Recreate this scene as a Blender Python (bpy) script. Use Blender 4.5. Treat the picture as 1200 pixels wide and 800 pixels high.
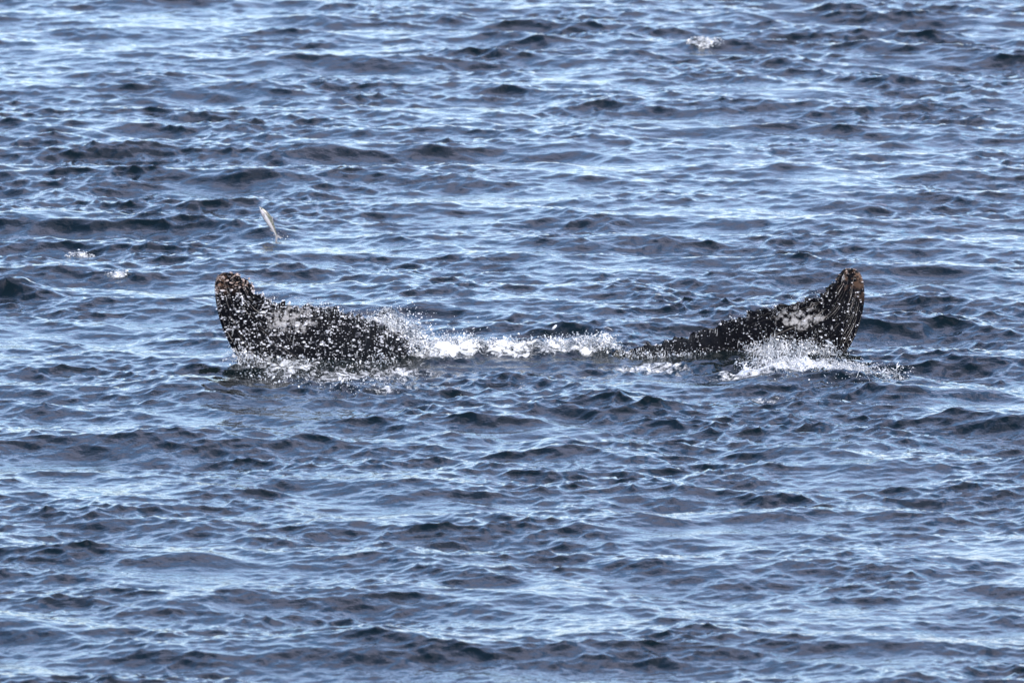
import bpy, math, random
import numpy as np
from mathutils import Vector, Matrix

random.seed(7)
rng = np.random.default_rng(11)
for o in list(bpy.data.objects):
    bpy.data.objects.remove(o, do_unlink=True)
S = bpy.context.scene
COL = S.collection

# ------------------------------------------------------------------ camera
DIST, CAMH, LENS, SENSOR = 73.0, 8.4, 400.0, 36.0
cam_d = bpy.data.cameras.new('camera')
cam = bpy.data.objects.new('camera', cam_d)
COL.objects.link(cam)
CAM = Vector((0, -DIST, CAMH))
AIM = Vector((0, 0, 0.099))
cam.location = CAM
cam.rotation_euler = (AIM - CAM).to_track_quat('-Z', 'Y').to_euler()
cam_d.lens, cam_d.sensor_width = LENS, SENSOR
cam_d.clip_start, cam_d.clip_end = 1.0, 60000
cam_d.dof.use_dof = True
cam_d.dof.focus_distance = (AIM - CAM).length - 0.4
cam_d.dof.aperture_fstop = 7.1
S.camera = cam

# ------------------------------------------------------------------ sky, sun, exposure
SUN_EL, SUN_AZ = math.radians(38), math.radians(152)     # azimuth clockwise from +Y (the view direction)
W = bpy.data.worlds.new('World'); S.world = W; W.use_nodes = True
nt = W.node_tree
CLOUD_T, CLOUD_C = 0.46, (13.0, 12.1, 15.8, 1)
sky = nt.nodes.new('ShaderNodeTexSky'); sky.sky_type = 'NISHITA'; sky.sun_disc = False
sky.sun_elevation, sky.sun_rotation = SUN_EL, SUN_AZ
sky.air_density, sky.dust_density, sky.ozone_density = 1.0, 0.4, 6.0
bg = nt.nodes['Background']; bg.inputs['Strength'].default_value = 0.13
# broken fair-weather cloud, the same all over the sky
tc = nt.nodes.new('ShaderNodeTexCoord'); sp_ = nt.nodes.new('ShaderNodeSeparateXYZ'); nt.links.new(tc.outputs['Generated'], sp_.inputs[0])
def wm(op, a, b=None, clamp=False):
    n = nt.nodes.new('ShaderNodeMath'); n.operation = op; n.use_clamp = clamp
    for i, v in enumerate((a, b)):
        if v is None: continue
        if isinstance(v, (int, float)): n.inputs[i].default_value = v
        else: nt.links.new(v, n.inputs[i])
    return n.outputs[0]
zc = wm('ADD', wm('MAXIMUM', sp_.outputs[2], 0.0), 0.12)
cx = nt.nodes.new('ShaderNodeCombineXYZ')
nt.links.new(wm('DIVIDE', sp_.outputs[0], zc), cx.inputs[0]); nt.links.new(wm('DIVIDE', sp_.outputs[1], zc), cx.inputs[1])
cn = nt.nodes.new('ShaderNodeTexNoise'); cn.inputs['Scale'].default_value = 1.3; cn.inputs['Detail'].default_value = 4; cn.inputs['Roughness'].default_value = 0.55
nt.links.new(cx.outputs[0], cn.inputs['Vector'])
cm = wm('MULTIPLY', wm('SUBTRACT', cn.outputs[0], CLOUD_T), 2.4, clamp=True)
mx = nt.nodes.new('ShaderNodeMix'); mx.data_type = 'RGBA'; nt.links.new(wm('MULTIPLY', cm, 0.9), mx.inputs[0])
nt.links.new(sky.outputs[0], mx.inputs[6]); mx.inputs[7].default_value = CLOUD_C
nt.links.new(mx.outputs[2], bg.inputs[0])
sl = bpy.data.lights.new('sun', 'SUN'); sl.energy = 3.2; sl.angle = math.radians(0.53); sl.color = (1, 0.95, 0.88)
so = bpy.data.objects.new('sun', sl); COL.objects.link(so)
sd = Vector((math.sin(SUN_AZ) * math.cos(SUN_EL), math.cos(SUN_AZ) * math.cos(SUN_EL), math.sin(SUN_EL)))
so.rotation_euler = (-sd).to_track_quat('-Z', 'Y').to_euler()
so.location = (30, -40, 60)
S.view_settings.view_transform = 'Standard'; S.view_settings.look = 'None'
S.view_settings.gamma = 1; S.view_settings.use_curve_mapping = False
S.view_settings.exposure = 0.93

# ------------------------------------------------------------------ helpers
FW = (AIM - CAM).normalized(); RT = FW.cross(Vector((0, 0, 1))).normalized(); UP = RT.cross(FW)
def ray(px, py):
    return FW + RT * ((px - 600) / 1200 * SENSOR / LENS) - UP * ((py - 400) / 1200 * SENSOR / LENS)
def P(px, py, y):                       # point of the photograph at world depth y
    d = ray(px, py); return CAM + d * ((y - CAM.y) / d.y)
def G(px, py, z=0.0):                   # point of the photograph on the level z
    d = ray(px, py); return CAM + d * ((z - CAM.z) / d.z)

def mesh_np(name, co, tris=None, quads=None, mat=None, smooth=True):
    me = bpy.data.meshes.new(name)
    f = tris if tris is not None else quads
    n = f.shape[1]
    me.vertices.add(len(co)); me.vertices.foreach_set('co', np.ascontiguousarray(co, np.float32).ravel())
    me.loops.add(f.size); me.loops.foreach_set('vertex_index', np.ascontiguousarray(f, np.int32).ravel())
    me.polygons.add(len(f))
    me.polygons.foreach_set('loop_start', np.arange(0, f.size, n, dtype=np.int32))
    me.polygons.foreach_set('use_smooth', np.full(len(f), smooth, dtype=bool))
    me.update(calc_edges=True)
    if mat: me.materials.append(mat)
    return me
def link(name, me, parent=None, **props):
    o = bpy.data.objects.new(name, me); COL.objects.link(o)
    if parent: o.parent = parent
    for k, v in props.items(): o[k] = v
    return o
def mat(name):
    m = bpy.data.materials.new(name); m.use_nodes = True
    return m, m.node_tree, m.node_tree.nodes['Principled BSDF']
def node(nt, t, **kw):
    n = nt.nodes.new(t)
    for k, v in kw.items():
        if k in n.inputs: n.inputs[k].default_value = v
        else: setattr(n, k, v)
    return n
def mth(nt, op, a, b=None, c=None, clamp=False):
    n = nt.nodes.new('ShaderNodeMath'); n.operation = op; n.use_clamp = clamp
    for i, v in enumerate((a, b, c)):
        if v is None: continue
        if isinstance(v, (int, float)): n.inputs[i].default_value = v
        else: nt.links.new(v, n.inputs[i])
    return n.outputs[0]
def mixc(nt, f, a, b):
    n = nt.nodes.new('ShaderNodeMix'); n.data_type = 'RGBA'
    for i, v in ((0, f), (6, a), (7, b)):
        if isinstance(v, (int, float)): n.inputs[i].default_value = v
        elif isinstance(v, tuple): n.inputs[i].default_value = (*v, 1)
        else: nt.links.new(v, n.inputs[i])
    return n.outputs[2]
def coords(nt, scale=(1, 1, 1), out='Object'):
    tc = nt.nodes.new('ShaderNodeTexCoord'); mp = nt.nodes.new('ShaderNodeMapping')
    nt.links.new(tc.outputs[out], mp.inputs[0]); mp.inputs['Scale'].default_value = scale
    return mp.outputs[0]
def noise(nt, vec, scale, detail=3, rough=0.55, dist=0.0):
    n = node(nt, 'ShaderNodeTexNoise', Scale=scale, Detail=detail, Roughness=rough, Distortion=dist)
    nt.links.new(vec, n.inputs['Vector']); return n.outputs[0]

# ------------------------------------------------------------------ the sea's shape
NW = 270
lam = np.exp(rng.uniform(np.log(0.06), np.log(3.8), NW))
kk = 2 * np.pi / lam
wgt = np.interp(np.log(lam), np.log([0.06, 0.12, 0.25, 0.5, 1.0, 2.0, 3.8]), [1.1, 1.3, 1.05, 0.85, 0.85, 0.6, 0.22])
spread = np.interp(np.log(lam), np.log([0.07, 0.4, 1.4, 3.8]), [1.3, 0.95, 0.65, 0.4])
th = -math.pi / 2 - 0.20 + rng.normal(0, 1, NW) * spread          # towards the camera, a little to the left
amp = wgt / kk
RMS = 0.222
amp *= RMS / math.sqrt(np.sum((amp * kk) ** 2) / 2)
pha = rng.uniform(0, 2 * np.pi, NW)
wx, wy = np.cos(th) * kk, np.sin(th) * kk
CHOP = 1.3
churn = [(l, l * 0.032, rng.uniform(0, 6.28), rng.uniform(0, 6.28)) for l in np.exp(rng.uniform(math.log(.06), math.log(.3), 26))]

bumps = []        # (x, y, rx, ry, h, angle): water heaved up by the tail
def bump(px, py, rx, ry, h, a=0.0):
    g = G(px, py); bumps.append((g.x, g.y, rx, ry, h, a))
bump(150, 338, .42, .45, .03)
bump(14, 345, .26, .35, .09)
bump(215, 460, .35, .6, .06)
bump(456, 402, .19, .25, .20)           # water heaved up behind the left fluke
for px_, py_, h_ in ((508, 420, .075), (555, 419, .085), (605, 418, .075), (655, 416, .085), (702, 414, .075)):
    bump(px_, py_, .19, .22, h_)         # ridge between the flukes
bump(660, 482, .9, .4, .05)
bump(912, 434, .15, .2, .09)            # water piled against the right fluke
bump(985, 445, .26, .3, .04)
bump(1065, 462, .45, .3, .085)
bump(650, 520, .15, .45, .045)

def sea(x, y, dx=0.02, full=True):
    """displacement (ux, uy, z) of the water at rest position x, y; dx = local mesh spacing"""
    x = x.astype(np.float64); y = y.astype(np.float64)
    mod = 1 + 0.15 * np.sin(0.61 * x + 0.23 * y + 1.0) + 0.12 * np.sin(-0.43 * x + 0.31 * y + 2.2) + 0.10 * np.sin(1.1 * x - 0.17 * y)
    fine = 1 + 0.42 * np.sin(1.9 * x + 0.5 * y + .4) * np.sin(-0.8 * x + 1.3 * y + 1) + 0.30 * np.sin(3.1 * x - 1.4 * y + 2) * np.sin(1.2 * x + 2.1 * y)   # cat's paws
    ux = np.zeros(x.shape, np.float32); uy = ux.copy(); z = ux.copy()
    for i in range(NW):
        f = np.clip(lam[i] / (3.0 * dx) - 0.6, 0, 1)
        if np.max(f) <= 0: continue
        p = (wx[i] * x + wy[i] * y + pha[i]).astype(np.float32)
        a = (amp[i] * f * (mod * fine if lam[i] < .45 else mod if lam[i] < 2 else 1)).astype(np.float32)
        s = np.sin(p); c = np.cos(p)
        z += a * c
        ux -= CHOP * a * s * np.float32(math.cos(th[i])); uy -= CHOP * a * s * np.float32(math.sin(th[i]))
    # the tail shelters the water right at its foot
    tx = np.clip((x + 0.02) / 2.1, -1, 1)
    d_ = (y - (-0.055 + tx * 0.22)) / 0.50
    calm = (1 - 0.6 * np.exp(-d_ ** 2) * np.exp(-(x / 2.3) ** 6)).astype(np.float32)
    z *= calm; ux *= calm; uy *= calm
    for bx, by, rx, ry, h, an in bumps:
        z += (h * np.exp(-(((x - bx) / rx) ** 2 + ((y - by) / ry) ** 2))).astype(np.float32)
    w = (foam_at(x, y) * (np.abs(x) < 2.6)).astype(np.float32)      # churned water round the tail
    if np.max(w) > 0.02:
        for l, a, t, p0 in churn:
            z += w * (a * np.cos(2 * math.pi / l * (x * math.cos(t) + y * 0.6 * math.sin(t)) + p0)).astype(np.float32)
    return ux, uy, z
def sea_z(x, y):
    x0, y0 = np.array(x, float), np.array(y, float); X, Y = x0.copy(), y0.copy()
    for _ in range(3):
        ux, uy, z = sea(X, Y); X, Y = x0 - ux, y0 - uy
    return z

# foam painted as what it is: a mask of where froth floats
foams = []
def foam(px, py, rx, ry, s):
    g = G(px, py); foams.append((g.x, g.y, rx, ry * .72, s))
foam(430, 436, .75, .9, .58); foam(330, 428, .40, .6, .58); foam(520, 420, .32, .5, .85)
foam(470, 455, .9, .6, .42); foam(545, 421, .3, .25, .72); foam(600, 420, .40, .24, .68); foam(660, 418, .28, .22, .76); foam(700, 415, .2, .2, .85)
foam(760, 430, .45, .4, .55); foam(905, 434, .5, .5, .70); foam(1000, 440, .35, .4, .68); foam(950, 430, .25, .3, .72)
foam(870, 465, .6, .35, .42); foam(640, 452, .6, .5, .34); foam(452, 404, .3, .35, .52)
foam(16, 330, .10, .5, .40)
def foam_at(x, y):
    f = np.zeros(x.shape, np.float32)
    for fx, fy, rx, ry, s in foams:
        f = np.maximum(f, s * np.exp(-(((x - fx) / rx) ** 2 + ((y - fy) / ry) ** 2) ** 1.3))
    return f

def on_sea(px, py):                     # where the line of sight meets the waves
    d = ray(px, py); g = G(px, py); ys = np.linspace(g.y - 4, g.y + 4, 801)
    t = (ys - CAM.y) / d.y; x, z = CAM.x + d.x * t, CAM.z + d.z * t
    i = int(np.argmax(z < sea_z(x, ys))); return float(x[i]), float(ys[i])
for px_, py_, rx_, ry_, s_ in ((93, 298, .13, .16, .60), (137, 321, .11, .14, .56), (825, 48, .18, .25, .62)):
    x_, y_ = on_sea(px_, py_); foams.append((x_, y_, rx_, ry_, s_))

# ------------------------------------------------------------------ water material
mw, nt, b = mat('sea_water')
oc = coords(nt)
at = node(nt, 'ShaderNodeAttribute', attribute_name='foam')
fo = at.outputs['Fac']
n1 = noise(nt, coords(nt, (1, 0.4, 2.2)), 17, 9, 0.78, 0.7)
n2 = noise(nt, coords(nt, (1, 0.35, 1)), 3.2, 2, 0.5, 0.3)
ff = mth(nt, 'ADD', mth(nt, 'MULTIPLY', fo, 1.25), mth(nt, 'ADD', mth(nt, 'MULTIPLY', mth(nt, 'SUBTRACT', n1, 0.5), 2.4), mth(nt, 'MULTIPLY', mth(nt, 'SUBTRACT', n2, 0.5), 0.7)))
ffac = mth(nt, 'MULTIPLY', mth(nt, 'SUBTRACT', ff, 0.60), 3.6, clamp=True)
ffac = mth(nt, 'MULTIPLY', ffac, mth(nt, 'MULTIPLY', fo, 5, clamp=True))
nt.links.new(mixc(nt, ffac, (0.0018, 0.0048, 0.0055), (0.80, 0.81, 0.82)), b.inputs['Base Color'])
nt.links.new(mth(nt, 'MULTIPLY_ADD', ffac, 0.5, 0.05), b.inputs['Roughness'])
b.inputs['IOR'].default_value = 1.333
r1 = noise(nt, coords(nt, (1, .8, 1)), 14, 3, 0.6, 0.3)
r2 = noise(nt, coords(nt, (1, .7, 1)), 45, 2, 0.5)
bm_ = node(nt, 'ShaderNodeBump', Strength=1.0, Distance=0.0055)
hh = mth(nt, 'ADD', mth(nt, 'ADD', r1, mth(nt, 'MULTIPLY', r2, 0.16)), mth(nt, 'MULTIPLY', mth(nt, 'MULTIPLY', ffac, n1), 1.6))
nt.links.new(hh, bm_.inputs['Height']); nt.links.new(bm_.outputs[0], b.inputs['Normal'])

# ------------------------------------------------------------------ sea mesh: rings round the boat, fine where the tail is
def graded(a, b, step, out, ratio):
    core = np.arange(a, b, step); lo, hi = [], []
    s, v = step, a
    while v > out[0]: s *= ratio; v -= s; lo.append(max(v, out[0]))
    s, v = step, core[-1]
    while v < out[1]: s *= ratio; v += s; hi.append(min(v, out[1]))
    return np.concatenate([lo[::-1], core, hi])
ang = np.radians(graded(-3.6, 3.6, 0.0115, (-180, 180), 1.3))
lr = np.exp(graded(math.log(52), math.log(114), 0.00048, (math.log(2), math.log(30000)), 1.2))
A, R = np.meshgrid(ang, lr)
X0, Y0 = R * np.sin(A), R * np.cos(A) - DIST
da, dr = np.gradient(ang), np.gradient(lr)
sp = np.maximum(R * da[None, :], dr[:, None] * 0.5)
ux, uy, zz = sea(X0, Y0, sp)
co = np.stack([X0 + ux, Y0 + uy, zz], -1).reshape(-1, 3)
nr, nc = A.shape
idx = np.arange(nr * nc).reshape(nr, nc)
q = np.stack([idx[:-1, :-1], idx[:-1, 1:], idx[1:, 1:], idx[1:, :-1]], -1).reshape(-1, 4)
me = mesh_np('sea', co, quads=q, mat=mw)
fa = me.attributes.new('foam', 'FLOAT', 'POINT')
fa.data.foreach_set('value', foam_at(X0 + ux, Y0 + uy).ravel().astype(np.float32))
link('sea', me, kind='structure')

# ------------------------------------------------------------------ the whale's tail
def smooth_path(pts, n):
    """Catmull-Rom through pts with chord-length spacing"""
    p = np.array(pts, float); d = np.r_[0, np.cumsum(np.linalg.norm(np.diff(p, axis=0), axis=1) ** 0.75)]; d /= d[-1]
    t = np.linspace(0, 1, n); out = []
    e = np.vstack([2 * p[0] - p[1], p, 2 * p[-1] - p[-2]])
    for v in t:
        i = min(max(np.searchsorted(d, v, 'right') - 1, 0), len(p) - 2); u = (v - d[i]) / (d[i + 1] - d[i])
        a, b_, c, g = e[i], e[i + 1], e[i + 2], e[i + 3]
        out.append(0.5 * (2 * b_ + (c - a) * u + (2 * a - 5 * b_ + 4 * c - g) * u * u + (3 * b_ - a - 3 * c + g) * u ** 3))
    return np.array(out)
def depth(px): return -0.28 + (px - 250) / 750 * 0.45        # the tail is turned: its left lobe is nearer
TL = [(603, 475), (540, 448), (500, 414), (484, 402), (452, 382), (420, 370), (383, 360), (345, 358), (320, 353), (303, 345), (291, 331), (280, 323), (270, 320)]
LL = [(600, 900), (500, 700), (420, 590), (350, 520), (310, 470), (285, 430), (272, 408), (262, 388), (255, 365), (252, 345), (252, 331), (255, 323), (262, 319)]
TR = [(603, 475), (660, 440), (722, 413), (770, 402), (812, 391), (850, 377), (890, 363), (930, 355), (958, 347), (972, 336), (980, 326), (988, 317), (996, 314)]
LR = [(600, 900), (720, 690), (800, 590), (880, 510), (940, 460), (975, 432), (992, 412), (1003, 392), (1010, 370), (1013, 350), (1012, 332), (1008, 320), (1002, 315)]
NS, NCH = 110, 36
def lobe(T, L, side):
    t, l = smooth_path(T, NS), smooth_path(L, NS)
    secs = []
    for i in range(NS):
        s = i / (NS - 1)
        yt, yl = depth(t[i, 0]), depth(l[i, 0])
        tip = max(0, s - 0.55) / 0.45
        # trailing edge leans to the camera, the tip curls over towards it
        a = np.array(P(t[i, 0], t[i, 1], yt - 0.05 - 0.10 * tip)); c = np.array(P(l[i, 0], l[i, 1], yl + 0.06 - 0.16 * tip ** 2))
        secs.append((a, c, s))
    return secs
left, right = lobe(TL, LL, -1), lobe(TR, LR, 1)
stations = left[::-1] + right[1:]
verts, uvs = [], []
def jag(v, seed): return (math.sin(v * 61 + seed) + 0.8 * math.sin(v * 113 + seed * 2.3) + 0.7 * math.sin(v * 197 + seed * 3.1) + .5 * math.sin(v * 331 + seed))
prev = None
nst = len(stations)
for i, (tr, le, s) in enumerate(stations):
    side = -1 if i < len(left) else 1
    chord = le - tr; cl = np.linalg.norm(chord); cd = chord / cl
    nb = stations[min(i + 1, nst - 1)]; pb = stations[max(i - 1, 0)]
    span = (nb[0] + nb[1]) / 2 - (pb[0] + pb[1]) / 2
    nrm = np.cross(span, cd); nrm /= np.linalg.norm(nrm)
    if nrm[1] > 0: nrm = -nrm                                   # towards the camera
    thick = 0.016 + 0.15 * (1 - s) ** 1.3 + 0.035 * min(1, cl / 0.4)
    thick = min(thick, cl * 0.42 + 0.004)
    j = 0.0105 * jag(s * 1.35, 1.7 if side < 0 else 4.1) * min(1, max(0, (1.02 - s) * 8))
    ring = []
    for k in range(NCH):
        an = 2 * math.pi * k / NCH
        v = 0.5 - 0.5 * math.cos(an)                            # 0 trailing .. 1 leading
        hgt = thick * (0.18 * math.sqrt(max(v, 0)) + 0.9 * v ** 0.9) * math.sqrt(max(0, 1 - v)) * 1.9
        camb = -0.035 * math.sin(math.pi * v) * min(1, cl / .5)
        sg = 1 if an < math.pi else -1
        p = tr + chord * v - cd * j * (1 - v) ** 6 + nrm * (sg * hgt * 0.5 + camb)
        # lumps on the trailing edge
        p = p + nrm * 0.006 * math.sin(s * 190 + side) * (1 - v) ** 5 * sg
        ring.append(p); uvs.append((s * side, v))
    verts += ring
verts = np.array(verts)
quads = []
for i in range(nst - 1):
    for k in range(NCH):
        quads.append((i * NCH + k, i * NCH + (k + 1) % NCH, (i + 1) * NCH + (k + 1) % NCH, (i + 1) * NCH + k))
# close the two tips
tris_extra = []
quads = np.array(quads)
c0, c1 = len(verts), len(verts) + 1
verts = np.vstack([verts, verts[:NCH].mean(0), verts[-NCH:].mean(0)])
verts_uv = uvs + [(-1, .5), (1, .5)]
faces = [tuple(f) for f in quads]
for k in range(NCH):
    faces.append((c0, (k + 1) % NCH, k)); b0 = (nst - 1) * NCH; faces.append((c1, b0 + k, b0 + (k + 1) % NCH))

mk, nt, b = mat('wet_black_skin')
uvn = node(nt, 'ShaderNodeAttribute', attribute_name='fluke'); uvv = uvn.outputs['Vector']
def mapv(v, sc, loc=(0, 0, 0)):
    m = nt.nodes.new('ShaderNodeMapping'); m.inputs['Scale'].default_value = sc; m.inputs['Location'].default_value = loc
    nt.links.new(v, m.inputs[0]); return m.outputs[0]
oc = coords(nt)
sx = nt.nodes.new('ShaderNodeSeparateXYZ'); nt.links.new(uvv, sx.inputs[0])
U, V = sx.outputs[0], sx.outputs[1]
aU = mth(nt, 'ABSOLUTE', U)
# worn pale patch on each lobe
ps = nt.nodes.new('ShaderNodeSeparateXYZ'); nt.links.new(oc, ps.inputs[0])
def patch(c, rx, rz):
    dx = mth(nt, 'DIVIDE', mth(nt, 'SUBTRACT', ps.outputs[0], c.x), rx); dz = mth(nt, 'DIVIDE', mth(nt, 'SUBTRACT', ps.outputs[2], c.z), rz)
    return mth(nt, 'SUBTRACT', 1.0, mth(nt, 'ADD', mth(nt, 'MULTIPLY', dx, dx), mth(nt, 'MULTIPLY', dz, dz)))
pa = mth(nt, 'MAXIMUM', patch(P(341, 376, -.4), .16, .09), patch(P(936, 369, .2), .14, .075))
pn = noise(nt, oc, 26, 5, 0.65)
pf = mth(nt, 'MULTIPLY', mth(nt, 'ADD', mth(nt, 'MULTIPLY', mth(nt, 'MAXIMUM', pa, -1.5), 0.5), mth(nt, 'MULTIPLY', mth(nt, 'SUBTRACT', pn, 0.52), 4.0)), 1.6, clamp=True)
pf = mth(nt, 'MULTIPLY', pf, mth(nt, 'MULTIPLY', mth(nt, 'ADD', pa, 0.9), 1.2, clamp=True))
# long rake scars running along the leading edge and across the tips
sc1 = noise(nt, mapv(uvv, (7, 46, 1)), 1.0, 4, 0.6, 0.4)
sf = mth(nt, 'MULTIPLY', mth(nt, 'SUBTRACT', sc1, 0.60), 14, clamp=True)
sf = mth(nt, 'MULTIPLY', sf, mth(nt, 'MULTIPLY', mth(nt, 'SUBTRACT', aU, 0.62), 4, clamp=True))
sc2 = noise(nt, mapv(oc, (60, 60, 9)), 1.0, 3, 0.5, 0.8)
sf2 = mth(nt, 'MULTIPLY', mth(nt, 'SUBTRACT', sc2, 0.64), 12, clamp=True)
# grey mottling
mo = noise(nt, oc, 9, 5, 0.6)
base = mixc(nt, mth(nt, 'MULTIPLY', mth(nt, 'SUBTRACT', mo, 0.45), 1.6, clamp=True), (0.0022, 0.0022, 0.0036), (0.006, 0.007, 0.011))
c = mixc(nt, mth(nt, 'MULTIPLY', pf, 0.8), base, (0.50, 0.48, 0.48))
c = mixc(nt, mth(nt, 'MULTIPLY', sf, 0.8), c, (0.42, 0.38, 0.35))
c = mixc(nt, mth(nt, 'MULTIPLY', sf2, 0.7), c, (0.45, 0.45, 0.47))
# brown algae on the tips and outer leading edges
tipf = mth(nt, 'MULTIPLY', mth(nt, 'SUBTRACT', aU, 0.90), 8, clamp=True)
tn = noise(nt, oc, 30, 4, 0.6)
tf = mth(nt, 'MULTIPLY', tipf, mth(nt, 'MULTIPLY', mth(nt, 'SUBTRACT', mth(nt, 'ADD', tn, mth(nt, 'MULTIPLY', V, 0.10)), 0.54), 9, clamp=True))
c = mixc(nt, mth(nt, 'MULTIPLY', tf, 0.85), c, (0.22, 0.13, 0.085))
nt.links.new(c, b.inputs['Base Color'])
b.inputs['Roughness'].default_value = 0.27; b.inputs['Specular IOR Level'].default_value = 0.28
bp = node(nt, 'ShaderNodeBump', Strength=0.6, Distance=0.006)
nt.links.new(noise(nt, oc, 40, 4, 0.6), bp.inputs['Height']); nt.links.new(bp.outputs[0], b.inputs['Normal'])

wme = bpy.data.meshes.new('humpback_whale'); wme.from_pydata([tuple(v) for v in verts], [], faces); wme.update()
for p_ in wme.polygons: p_.use_smooth = True
ua = wme.attributes.new('fluke', 'FLOAT_VECTOR', 'POINT')
ua.data.foreach_set('vector', np.array([(u_, v_, 0) for u_, v_ in verts_uv], np.float32).ravel())
wme.materials.append(mk)
whale = link('humpback_whale', wme, label='black humpback whale tail with both flukes rising barnacled and torn-edged from the sea', category='whale')

# barnacles: small crusted cones, a few thousand, joined
def ico():
    t = (1 + 5 ** .5) / 2
    v = np.array([(-1, t, 0), (1, t, 0), (-1, -t, 0), (1, -t, 0), (0, -1, t), (0, 1, t), (0, -1, -t), (0, 1, -t), (t, 0, -1), (t, 0, 1), (-t, 0, -1), (-t, 0, 1)], float)
    v /= np.linalg.norm(v[0])
    f = np.array([(0, 11, 5), (0, 5, 1), (0, 1, 7), (0, 7, 10), (0, 10, 11), (1, 5, 9), (5, 11, 4), (11, 10, 2), (10, 7, 6), (7, 1, 8), (3, 9, 4), (3, 4, 2), (3, 2, 6), (3, 6, 8), (3, 8, 9), (4, 9, 5), (2, 4, 11), (6, 2, 10), (8, 6, 7), (9, 8, 1)])
    return v, f
IV, IF = ico()
def frame(n):
    n = n / np.linalg.norm(n); a = np.array((0, 0, 1.)) if abs(n[2]) < .9 else np.array((1., 0, 0))
    x = np.cross(a, n); x /= np.linalg.norm(x); return x, np.cross(n, x), n
SEG = 7
def barnacles(count_l, count_r):
    V_, F_ = [], []
    nv = 0
    def put(p, n, r, h, tilt):
        nonlocal nv
        x, y, z = frame(n + rng.normal(0, .15, 3))
        st = 1 + tilt * rng.random()
        ring = [p + r * (x * math.cos(a) * st + y * math.sin(a)) - z * 0.003 for a in np.arange(SEG) * 2 * math.pi / SEG]
        top = [p + 0.55 * r * (x * math.cos(a) * st + y * math.sin(a)) + z * h * rng.uniform(.8, 1.2) for a in np.arange(SEG) * 2 * math.pi / SEG]
        V_.extend(ring + top + [p + z * h * 0.6])
        for k in range(SEG):
            k2 = (k + 1) % SEG
            F_.append((nv + k, nv + k2, nv + SEG + k2)); F_.append((nv + k, nv + SEG + k2, nv + SEG + k)); F_.append((nv + SEG + k, nv + SEG + k2, nv + 2 * SEG))
        nv += 2 * SEG + 1
    buf = np.zeros(len(wme.vertices) * 3, np.float32); wme.vertex_normals.foreach_get('vector', buf); vn = buf.reshape(-1, 3)
    for side, cnt in ((-1, count_l), (1, count_r)):
        n_ok = 0; tries = 0
        while n_ok < cnt and tries < cnt * 30:
            tries += 1
            i = rng.integers(0, len(left) - 1) if side < 0 else rng.integers(len(left), nst - 1)
            k = rng.integers(0, NCH); f1, f2 = rng.random(), rng.random()
            ids = [i * NCH + k, (i + 1) * NCH + k, (i + 1) * NCH + (k + 1) % NCH, i * NCH + (k + 1) % NCH]
            w = [(1 - f1) * (1 - f2), f1 * (1 - f2), f1 * f2, (1 - f1) * f2]
            area = np.linalg.norm(np.cross(verts[ids[1]] - verts[ids[0]], verts[ids[3]] - verts[ids[0]]))
            if rng.random() > area / 0.0012: continue
            p = sum(verts[a] * b_ for a, b_ in zip(ids, w)); n = sum(vn[a] * b_ for a, b_ in zip(ids, w))
            if p[2] < -0.10 or n[1] > 0.5: continue
            s = abs(stations[i][2])
            dens = 0.5 + 0.5 * math.sin(p[0] * 19 + p[2] * 37 + 2 * math.sin(p[0] * 7)) * math.sin(p[0] * 11 - p[2] * 43 + 2 + 2 * math.sin(p[2] * 13))
            if side > 0: dens = 0.25 + 0.75 * dens ** 2
            else: dens = 0.12 + 0.88 * dens ** 1.5
            if rng.random() > dens: continue
            r = float(np.clip(rng.lognormal(math.log(0.0026 if side < 0 else 0.0020), 0.55), 0.0014, 0.009 if side < 0 else 0.007))
            put(p, n, r, r * rng.uniform(.5, 1.0), 1.6)
            n_ok += 1
    # crust along the trailing edges and on the tips
    for i, (tr, le, s) in enumerate(stations):
        if tr[2] < -0.08: continue
        for _ in range(2 if i < len(left) else int(rng.random() < .7)):
            k = rng.choice([0, 1, 2, NCH - 1]); p = verts[i * NCH + k] + rng.normal(0, .006, 3)
            r = float(np.clip(rng.lognormal(math.log(0.0048 if i < len(left) else .0034), 0.45), .002, .010))
            put(p, vn[i * NCH + k], r, r * .9, .5)
    return np.array(V_), np.array(F_)
mbn, nt, b = mat('barnacle_shell')
oc = coords(nt); n_ = noise(nt, oc, 38, 2)
# crust goes from chalk white to brown where the tips are overgrown
sx = nt.nodes.new('ShaderNodeSeparateXYZ'); nt.links.new(oc, sx.inputs[0])
tipz = mth(nt, 'MULTIPLY', mth(nt, 'SUBTRACT', sx.outputs[2], 0.43), 12, clamp=True)
cc = mixc(nt, mth(nt, 'MULTIPLY', mth(nt, 'SUBTRACT', n_, 0.40), 6, clamp=True), (0.07, 0.07, 0.085), (0.62, 0.62, 0.66))
cc = mixc(nt, mth(nt, 'MULTIPLY', tipz, 0.6), cc, (0.30, 0.17, 0.10))
nt.links.new(cc, b.inputs['Base Color']); b.inputs['Roughness'].default_value = 0.4
bv, bf = barnacles(2700, 700)
link('barnacle_crust', mesh_np('barnacle_crust', bv, tris=bf, mat=mbn, smooth=False), whale, kind='stuff', label='white barnacle specks and crust covering the black flukes')

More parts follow.
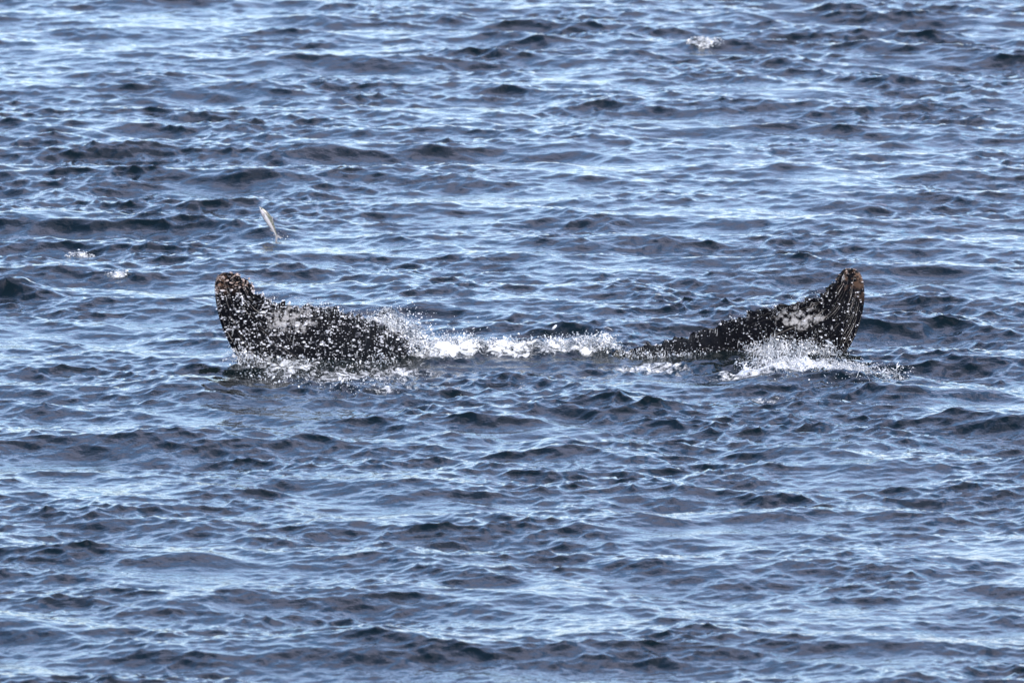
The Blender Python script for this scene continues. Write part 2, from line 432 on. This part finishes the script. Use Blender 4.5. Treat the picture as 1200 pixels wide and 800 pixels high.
# ------------------------------------------------------------------ spray, strands and froth
class Wet:
    def __init__(s): s.v, s.f, s.n = [], [], 0
    def drops(s, pos, rad, stretch=None, sdir=None):
        pos = np.asarray(pos); m = len(pos); rad = np.asarray(rad).reshape(-1, 1, 1)
        V = IV[None] * rad * (1 + rng.normal(0, .18, (m, 12, 1)))
        if stretch is not None:
            d = sdir / np.linalg.norm(sdir, axis=1, keepdims=True)
            dot = (V * d[:, None]).sum(-1, keepdims=True)
            V = V + dot * d[:, None] * (np.asarray(stretch).reshape(-1, 1, 1))
        V = V + pos[:, None]
        s.v.append(V.reshape(-1, 3)); s.f.append((IF[None] + (s.n + 12 * np.arange(m))[:, None, None]).reshape(-1, 3)); s.n += 12 * m
    def strand(s, p, v, L, r, seg=7, sides=5):
        t = np.linspace(0, 1, seg); sp_ = np.linalg.norm(v)
        T = L / max(sp_, .1)
        path = p[None] + v[None] * (t * T)[:, None] + np.array((0, 0, -4.9))[None] * ((t * T) ** 2)[:, None]
        path += np.cumsum(rng.normal(0, r * 0.9, path.shape), 0)
        tg = np.gradient(path, axis=0)
        a = np.arange(sides) * 2 * math.pi / sides; rings = []
        for i in range(seg):
            x, y, z = frame(tg[i] + 1e-6); rr = r * (1 - 0.75 * t[i]) * rng.uniform(.6, 1.4)
            rings.append(path[i] + rr * (np.cos(a)[:, None] * x + np.sin(a)[:, None] * y))
        V = np.concatenate(rings); F = []
        for i in range(seg - 1):
            for k in range(sides):
                k2 = (k + 1) % sides
                F.append((i * sides + k, i * sides + k2, (i + 1) * sides + k2)); F.append((i * sides + k, (i + 1) * sides + k2, (i + 1) * sides + k))
        s.v.append(V); s.f.append(np.array(F) + s.n); s.n += len(V)
    def build(s, name, m, **kw):
        return link(name, mesh_np(name, np.concatenate(s.v), tris=np.concatenate(s.f), mat=m), **kw)
msp, nt, b = mat('white_spray')
oc = coords(nt)
nt.links.new(mixc(nt, mth(nt, 'MULTIPLY', mth(nt, 'SUBTRACT', noise(nt, oc, 14, 3), .42), 5, clamp=True), (0.30, 0.33, 0.37), (0.86, 0.86, 0.87)), b.inputs['Base Color'])
b.inputs['Roughness'].default_value = 0.25; b.inputs['IOR'].default_value = 1.33
b.inputs['Transmission Weight'].default_value = 0.18

W_ = Wet()
def line_pts(pts, n):
    p = np.array(pts, float); d = np.r_[0, np.cumsum(np.linalg.norm(np.diff(p, axis=0), axis=1))]
    t = np.sort(rng.random(n)) * d[-1]
    return np.stack([np.interp(t, d, p[:, i]) for i in range(p.shape[1])], -1)
def lnr(n, m, s, lo, hi): return np.clip(rng.lognormal(math.log(m), s, n), lo, hi)
def clump(n, nc, sig):                       # clustered positions along a line parameter 0..1
    c = rng.random(nc); return np.clip(c[rng.integers(0, nc, n)] + rng.normal(0, sig, n), 0, 1)

def spray(path, n, v0, vs, tmax, rm, spread=.02, dy=-.05, drop=.0, strands=0, sl=.06):
    """droplets flung from a line (px, py, depth offset) with velocity v0 +- vs (m/s)"""
    n = int(n * 2.9); strands = int(strands * 1.8)
    p = np.array(path, float); d = np.r_[0, np.cumsum(np.linalg.norm(np.diff(p[:, :2], axis=0), axis=1))]; d /= d[-1]
    t = clump(n, max(4, n // 25), .02)
    px, py, of = (np.interp(t, d, p[:, i]) for i in range(3))
    py = py + rng.normal(0, 3.6, n)
    src = np.array([G(a, b_, .03) if c < -.5 else P(a, b_, depth(a) + c) for a, b_, c in zip(px, py, of)])    # -1: thrown from the water itself
    v = np.array(v0) + rng.normal(0, 1, (n, 3)) * np.array(vs)
    tt = rng.random(n) ** 1.6 * tmax
    pos = src + v * tt[:, None] + np.array((0, 0, -4.9)) * (tt ** 2)[:, None] + rng.normal(0, spread, (n, 3)) * np.array((1, 1.5, .8))
    vel = v + np.array((0, 0, -9.8)) * tt[:, None]
    ok = pos[:, 2] > sea_z(pos[:, 0], pos[:, 1]) - .01
    pos, vel = pos[ok], vel[ok]; m = len(pos)
    W_.drops(pos, lnr(m, rm * .39, .65, .0009, .010), rng.random(m) ** 2 * 2.2, vel)
    for _ in range(strands):
        i = rng.integers(0, n)
        W_.strand(src[i] + rng.normal(0, spread, 3), v[i] * 1.0, sl * rng.uniform(.5, 1.6), rm * rng.uniform(.3, .75))

# torn curtain beside and behind the left fluke, thrown to the right
spray([(425, 385, .18), (455, 388, .15), (490, 400, .05)], 900, (0.5, .0, 1.0), (.45, .2, .5), .16, .0040, .02, strands=90)
spray([(478, 412, -.02), (510, 412, .0), (556, 412, .0)], 1900, (0.35, -.1, .75), (.45, .2, .45), .14, .0052, .025, strands=110)
spray([(455, 392, .1), (486, 400, .05)], 420, (-0.2, .0, .9), (.4, .2, .3), .16, .0032, .02, strands=40)
# the ridge between the flukes
spray([(540, 410, 0), (600, 409, .05), (660, 406, .05), (716, 404, .0)], 3000, (0.1, -.2, .40), (.3, .2, .3), .11, .0052, .022, strands=90, sl=.05)
# froth at the foot of the left fluke
spray([(270, 416, -.12), (330, 428, -.16), (400, 436, -.18), (470, 424, -.12)], 950, (0.0, -.25, .25), (.25, .2, .2), .10, .0038, .03, strands=60, sl=.04)
spray([(290, 436, -1), (400, 452, -1), (490, 444, -1)], 450, (0.0, -.1, .1), (.2, .3, .1), .05, .0036, .05)
# right fluke: thin line of drips, then the burst against its outer half
spray([(722, 417, -.1), (780, 420, -.12), (860, 420, -.14)], 700, (0.0, -.2, .25), (.25, .2, .2), .10, .0036, .02, strands=40, sl=.04)
spray([(872, 418, -.16), (905, 408, -.18), (935, 410, -.18), (985, 420, -.14)], 900, (0.05, -.2, .65), (.4, .2, .4), .14, .0040, .02, strands=150, sl=.07)
spray([(870, 428, -1), (950, 434, -1), (1060, 441, -1)], 850, (0.2, -.1, .35), (.45, .2, .25), .10, .0040, .03, strands=90, sl=.05)
spray([(885, 422, -1), (915, 424, -1), (945, 424, -1)], 380, (-0.1, -.1, 1.0), (.35, .15, .35), .20, .0034, .015, strands=70, sl=.11)
spray([(955, 430, -1), (1010, 434, -1)], 450, (0.35, -.1, .7), (.35, .15, .3), .16, .0032, .015, strands=45, sl=.09)
# drops running off the trailing edges
spray([(300, 345, -.1), (380, 358, -.08), (452, 380, -.06), (484, 402, -.05)], 260, (0, -.1, .15), (.25, .1, .25), .12, .0026, .01, strands=0)
spray([(850, 377, -.1), (930, 355, -.12), (970, 340, -.12)], 90, (0, -.1, .1), (.2, .1, .2), .10, .0024, .01)
g_ = np.array(G(327, 282))                # a few drops shed by the leaping fish
W_.drops(g_ + rng.normal(0, 1, (26, 3)) * np.array((.05, .08, .02)) + np.array((.01, -.05, .035)), lnr(26, .0022, .4, .0012, .005))
W_.build('sea_spray', msp, kind='stuff', label='white spray, droplets and froth thrown up around the whale tail', category='spray')

# froth riding on the water and the small breaking crests far from the tail
def froth(name, label, px, py, rx, ry, n, r, z0=.0):
    w = Wet(); gx, gy = on_sea(px, py)
    a, q_ = rng.random(n) * 2 * math.pi, np.sqrt(rng.random(n))
    x, y = gx + rx * q_ * np.cos(a), gy + ry * q_ * np.sin(a)
    z = sea_z(x, y) + rng.random(n) ** 2 * .03 * (1 - q_ ** 2) + z0
    w.drops(np.stack([x, y, z], -1), lnr(n, r, .4, .002, .02), rng.random(n) * 1.5, np.tile((1., .3, 0), (n, 1)))
    w.build(name, msp, kind='stuff', label=label, category='foam')
froth('breaking_foam', 'small pinkish white foam patch on a crest near the left edge', 93, 298, .11, .06, 60, .0028)
froth('breaking_foam', 'tiny white foam flecks below and right of the larger left foam patch', 137, 321, .09, .07, 45, .0026)
froth('breaking_foam', 'small white foam patch far off near the top right', 826, 48, .16, .15, 110, .0045)

# ------------------------------------------------------------------ leaping fish
mfb, nt, b = mat('fish_skin')
at = node(nt, 'ShaderNodeAttribute', attribute_name='side'); sxx = nt.nodes.new('ShaderNodeSeparateXYZ'); nt.links.new(at.outputs['Vector'], sxx.inputs[0])
f = mth(nt, 'MULTIPLY_ADD', sxx.outputs[0], 3.2, 0.1, clamp=True)
cc = mixc(nt, f, (0.52, 0.50, 0.51), (0.075, 0.08, 0.055))
cc = mixc(nt, mth(nt, 'MULTIPLY', mth(nt, 'SUBTRACT', noise(nt, coords(nt), 60, 3), .5), 2, clamp=True), cc, (0.45, 0.36, 0.36))
nt.links.new(cc, b.inputs['Base Color']); b.inputs['Roughness'].default_value = 0.28; b.inputs['Metallic'].default_value = 0.15
mff, nt, b = mat('fish_fin')
nt.links.new(mixc(nt, noise(nt, coords(nt), 90, 2), (0.10, 0.10, 0.11), (0.34, 0.32, 0.32)), b.inputs['Base Color'])
mfe, nt, b = mat('fish_eye'); b.inputs['Base Color'].default_value = (.01, .01, .012, 1); b.inputs['Roughness'].default_value = .1
tail0 = G(326, 282)
yf = tail0.y
head = np.array(P(304, 242, yf)); tail = np.array(P(324, 276, yf))
ax = tail - head; FL = np.linalg.norm(ax); ax /= FL
vw = np.array((0, -1., 0.08)); vw -= ax * np.dot(vw, ax); vw /= np.linalg.norm(vw)          # flank faces the camera
dors = np.cross(ax, vw); dors = dors if dors[0] > 0 else -dors                              # back to the upper right
root = bpy.data.objects.new('leaping_fish', None); COL.objects.link(root)
root.location = Vector(tail) + Vector((0, 0, 0.0)); root.empty_display_size = .05
root['label'] = 'small silver fish with greenish back leaping clear of the water, nose up'; root['category'] = 'fish'
org = tail
prof = [(0, .004, .003), (.04, .022, .016), (.12, .052, .036), (.24, .082, .055), (.40, .096, .062), (.58, .084, .052), (.75, .054, .032), (.88, .028, .015), (1.0, .022, .008)]
pt = np.array([p_[0] for p_ in prof]); NL, NR_ = 26, 16
vv, ss = [], []
for i in range(NL):
    t = i / (NL - 1); h = np.interp(t, pt, [p_[1] for p_ in prof]) * FL * 1.25; w = np.interp(t, pt, [p_[2] for p_ in prof]) * FL
    cpos = head + ax * FL * t + dors * FL * 0.035 * math.sin(t * math.pi)        # body arched
    for k in range(NR_):
        a = 2 * math.pi * k / NR_; vv.append(cpos + dors * h * math.sin(a) + vw * w * math.cos(a) - org); ss.append((math.sin(a), t, 0))
ff_ = [(i * NR_ + k, (i + 1) * NR_ + k, (i + 1) * NR_ + (k + 1) % NR_, i * NR_ + (k + 1) % NR_) for i in range(NL - 1) for k in range(NR_)]
ff_ += [tuple(range(NR_)), tuple(range((NL - 1) * NR_, NL * NR_))[::-1]]
fme = bpy.data.meshes.new('body'); fme.from_pydata([tuple(v) for v in vv], [], ff_); fme.update()
for p_ in fme.polygons: p_.use_smooth = True
fa = fme.attributes.new('side', 'FLOAT_VECTOR', 'POINT'); fa.data.foreach_set('vector', np.array(ss, np.float32).ravel())
fme.materials.append(mfb); link('body', fme, root)
def fin(name, outline, off=0.0, tilt=(0, 0)):
    """flat outline (along body t, along back h in lengths) given a little thickness"""
    pts = [head + ax * FL * t + dors * FL * (h + 0.035 * math.sin(min(t, 1) * math.pi)) + vw * FL * (off + tilt[0] * abs(h)) - org for t, h in outline]
    n = len(pts); th_ = vw * FL * 0.006
    v = [tuple(p_ + th_) for p_ in pts] + [tuple(p_ - th_) for p_ in pts]
    fs = [tuple(range(n)), tuple(range(n, 2 * n))[::-1]] + [(i, n + i, n + (i + 1) % n, (i + 1) % n) for i in range(n)]
    m = bpy.data.meshes.new(name); m.from_pydata(v, [], fs); m.update(); m.materials.append(mff); return link(name, m, root)
fin('tail_fin', [(.97, .02), (1.06, .07), (1.17, .14), (1.12, .05), (1.07, 0), (1.13, -.05), (1.17, -.13), (1.06, -.07), (.97, -.02)])
fin('dorsal_fin', [(.42, .08), (.46, .155), (.50, .14), (.58, .08)])
fin('pelvic_fin', [(.52, -.07), (.58, -.13), (.61, -.125), (.60, -.07)])
fin('anal_fin', [(.74, -.045), (.78, -.09), (.88, -.04), (.86, -.02)])
fin('pectoral_fin', [(.23, -.02), (.33, -.06), (.35, -.045), (.26, -.005)], off=.058)
for sgn in (1, -1):
    ep = head + ax * FL * .095 + dors * FL * .018 + vw * sgn * FL * .026 - org
    link('eye', mesh_np('eye', IV * FL * .022 + ep, tris=IF, mat=mfe), root)
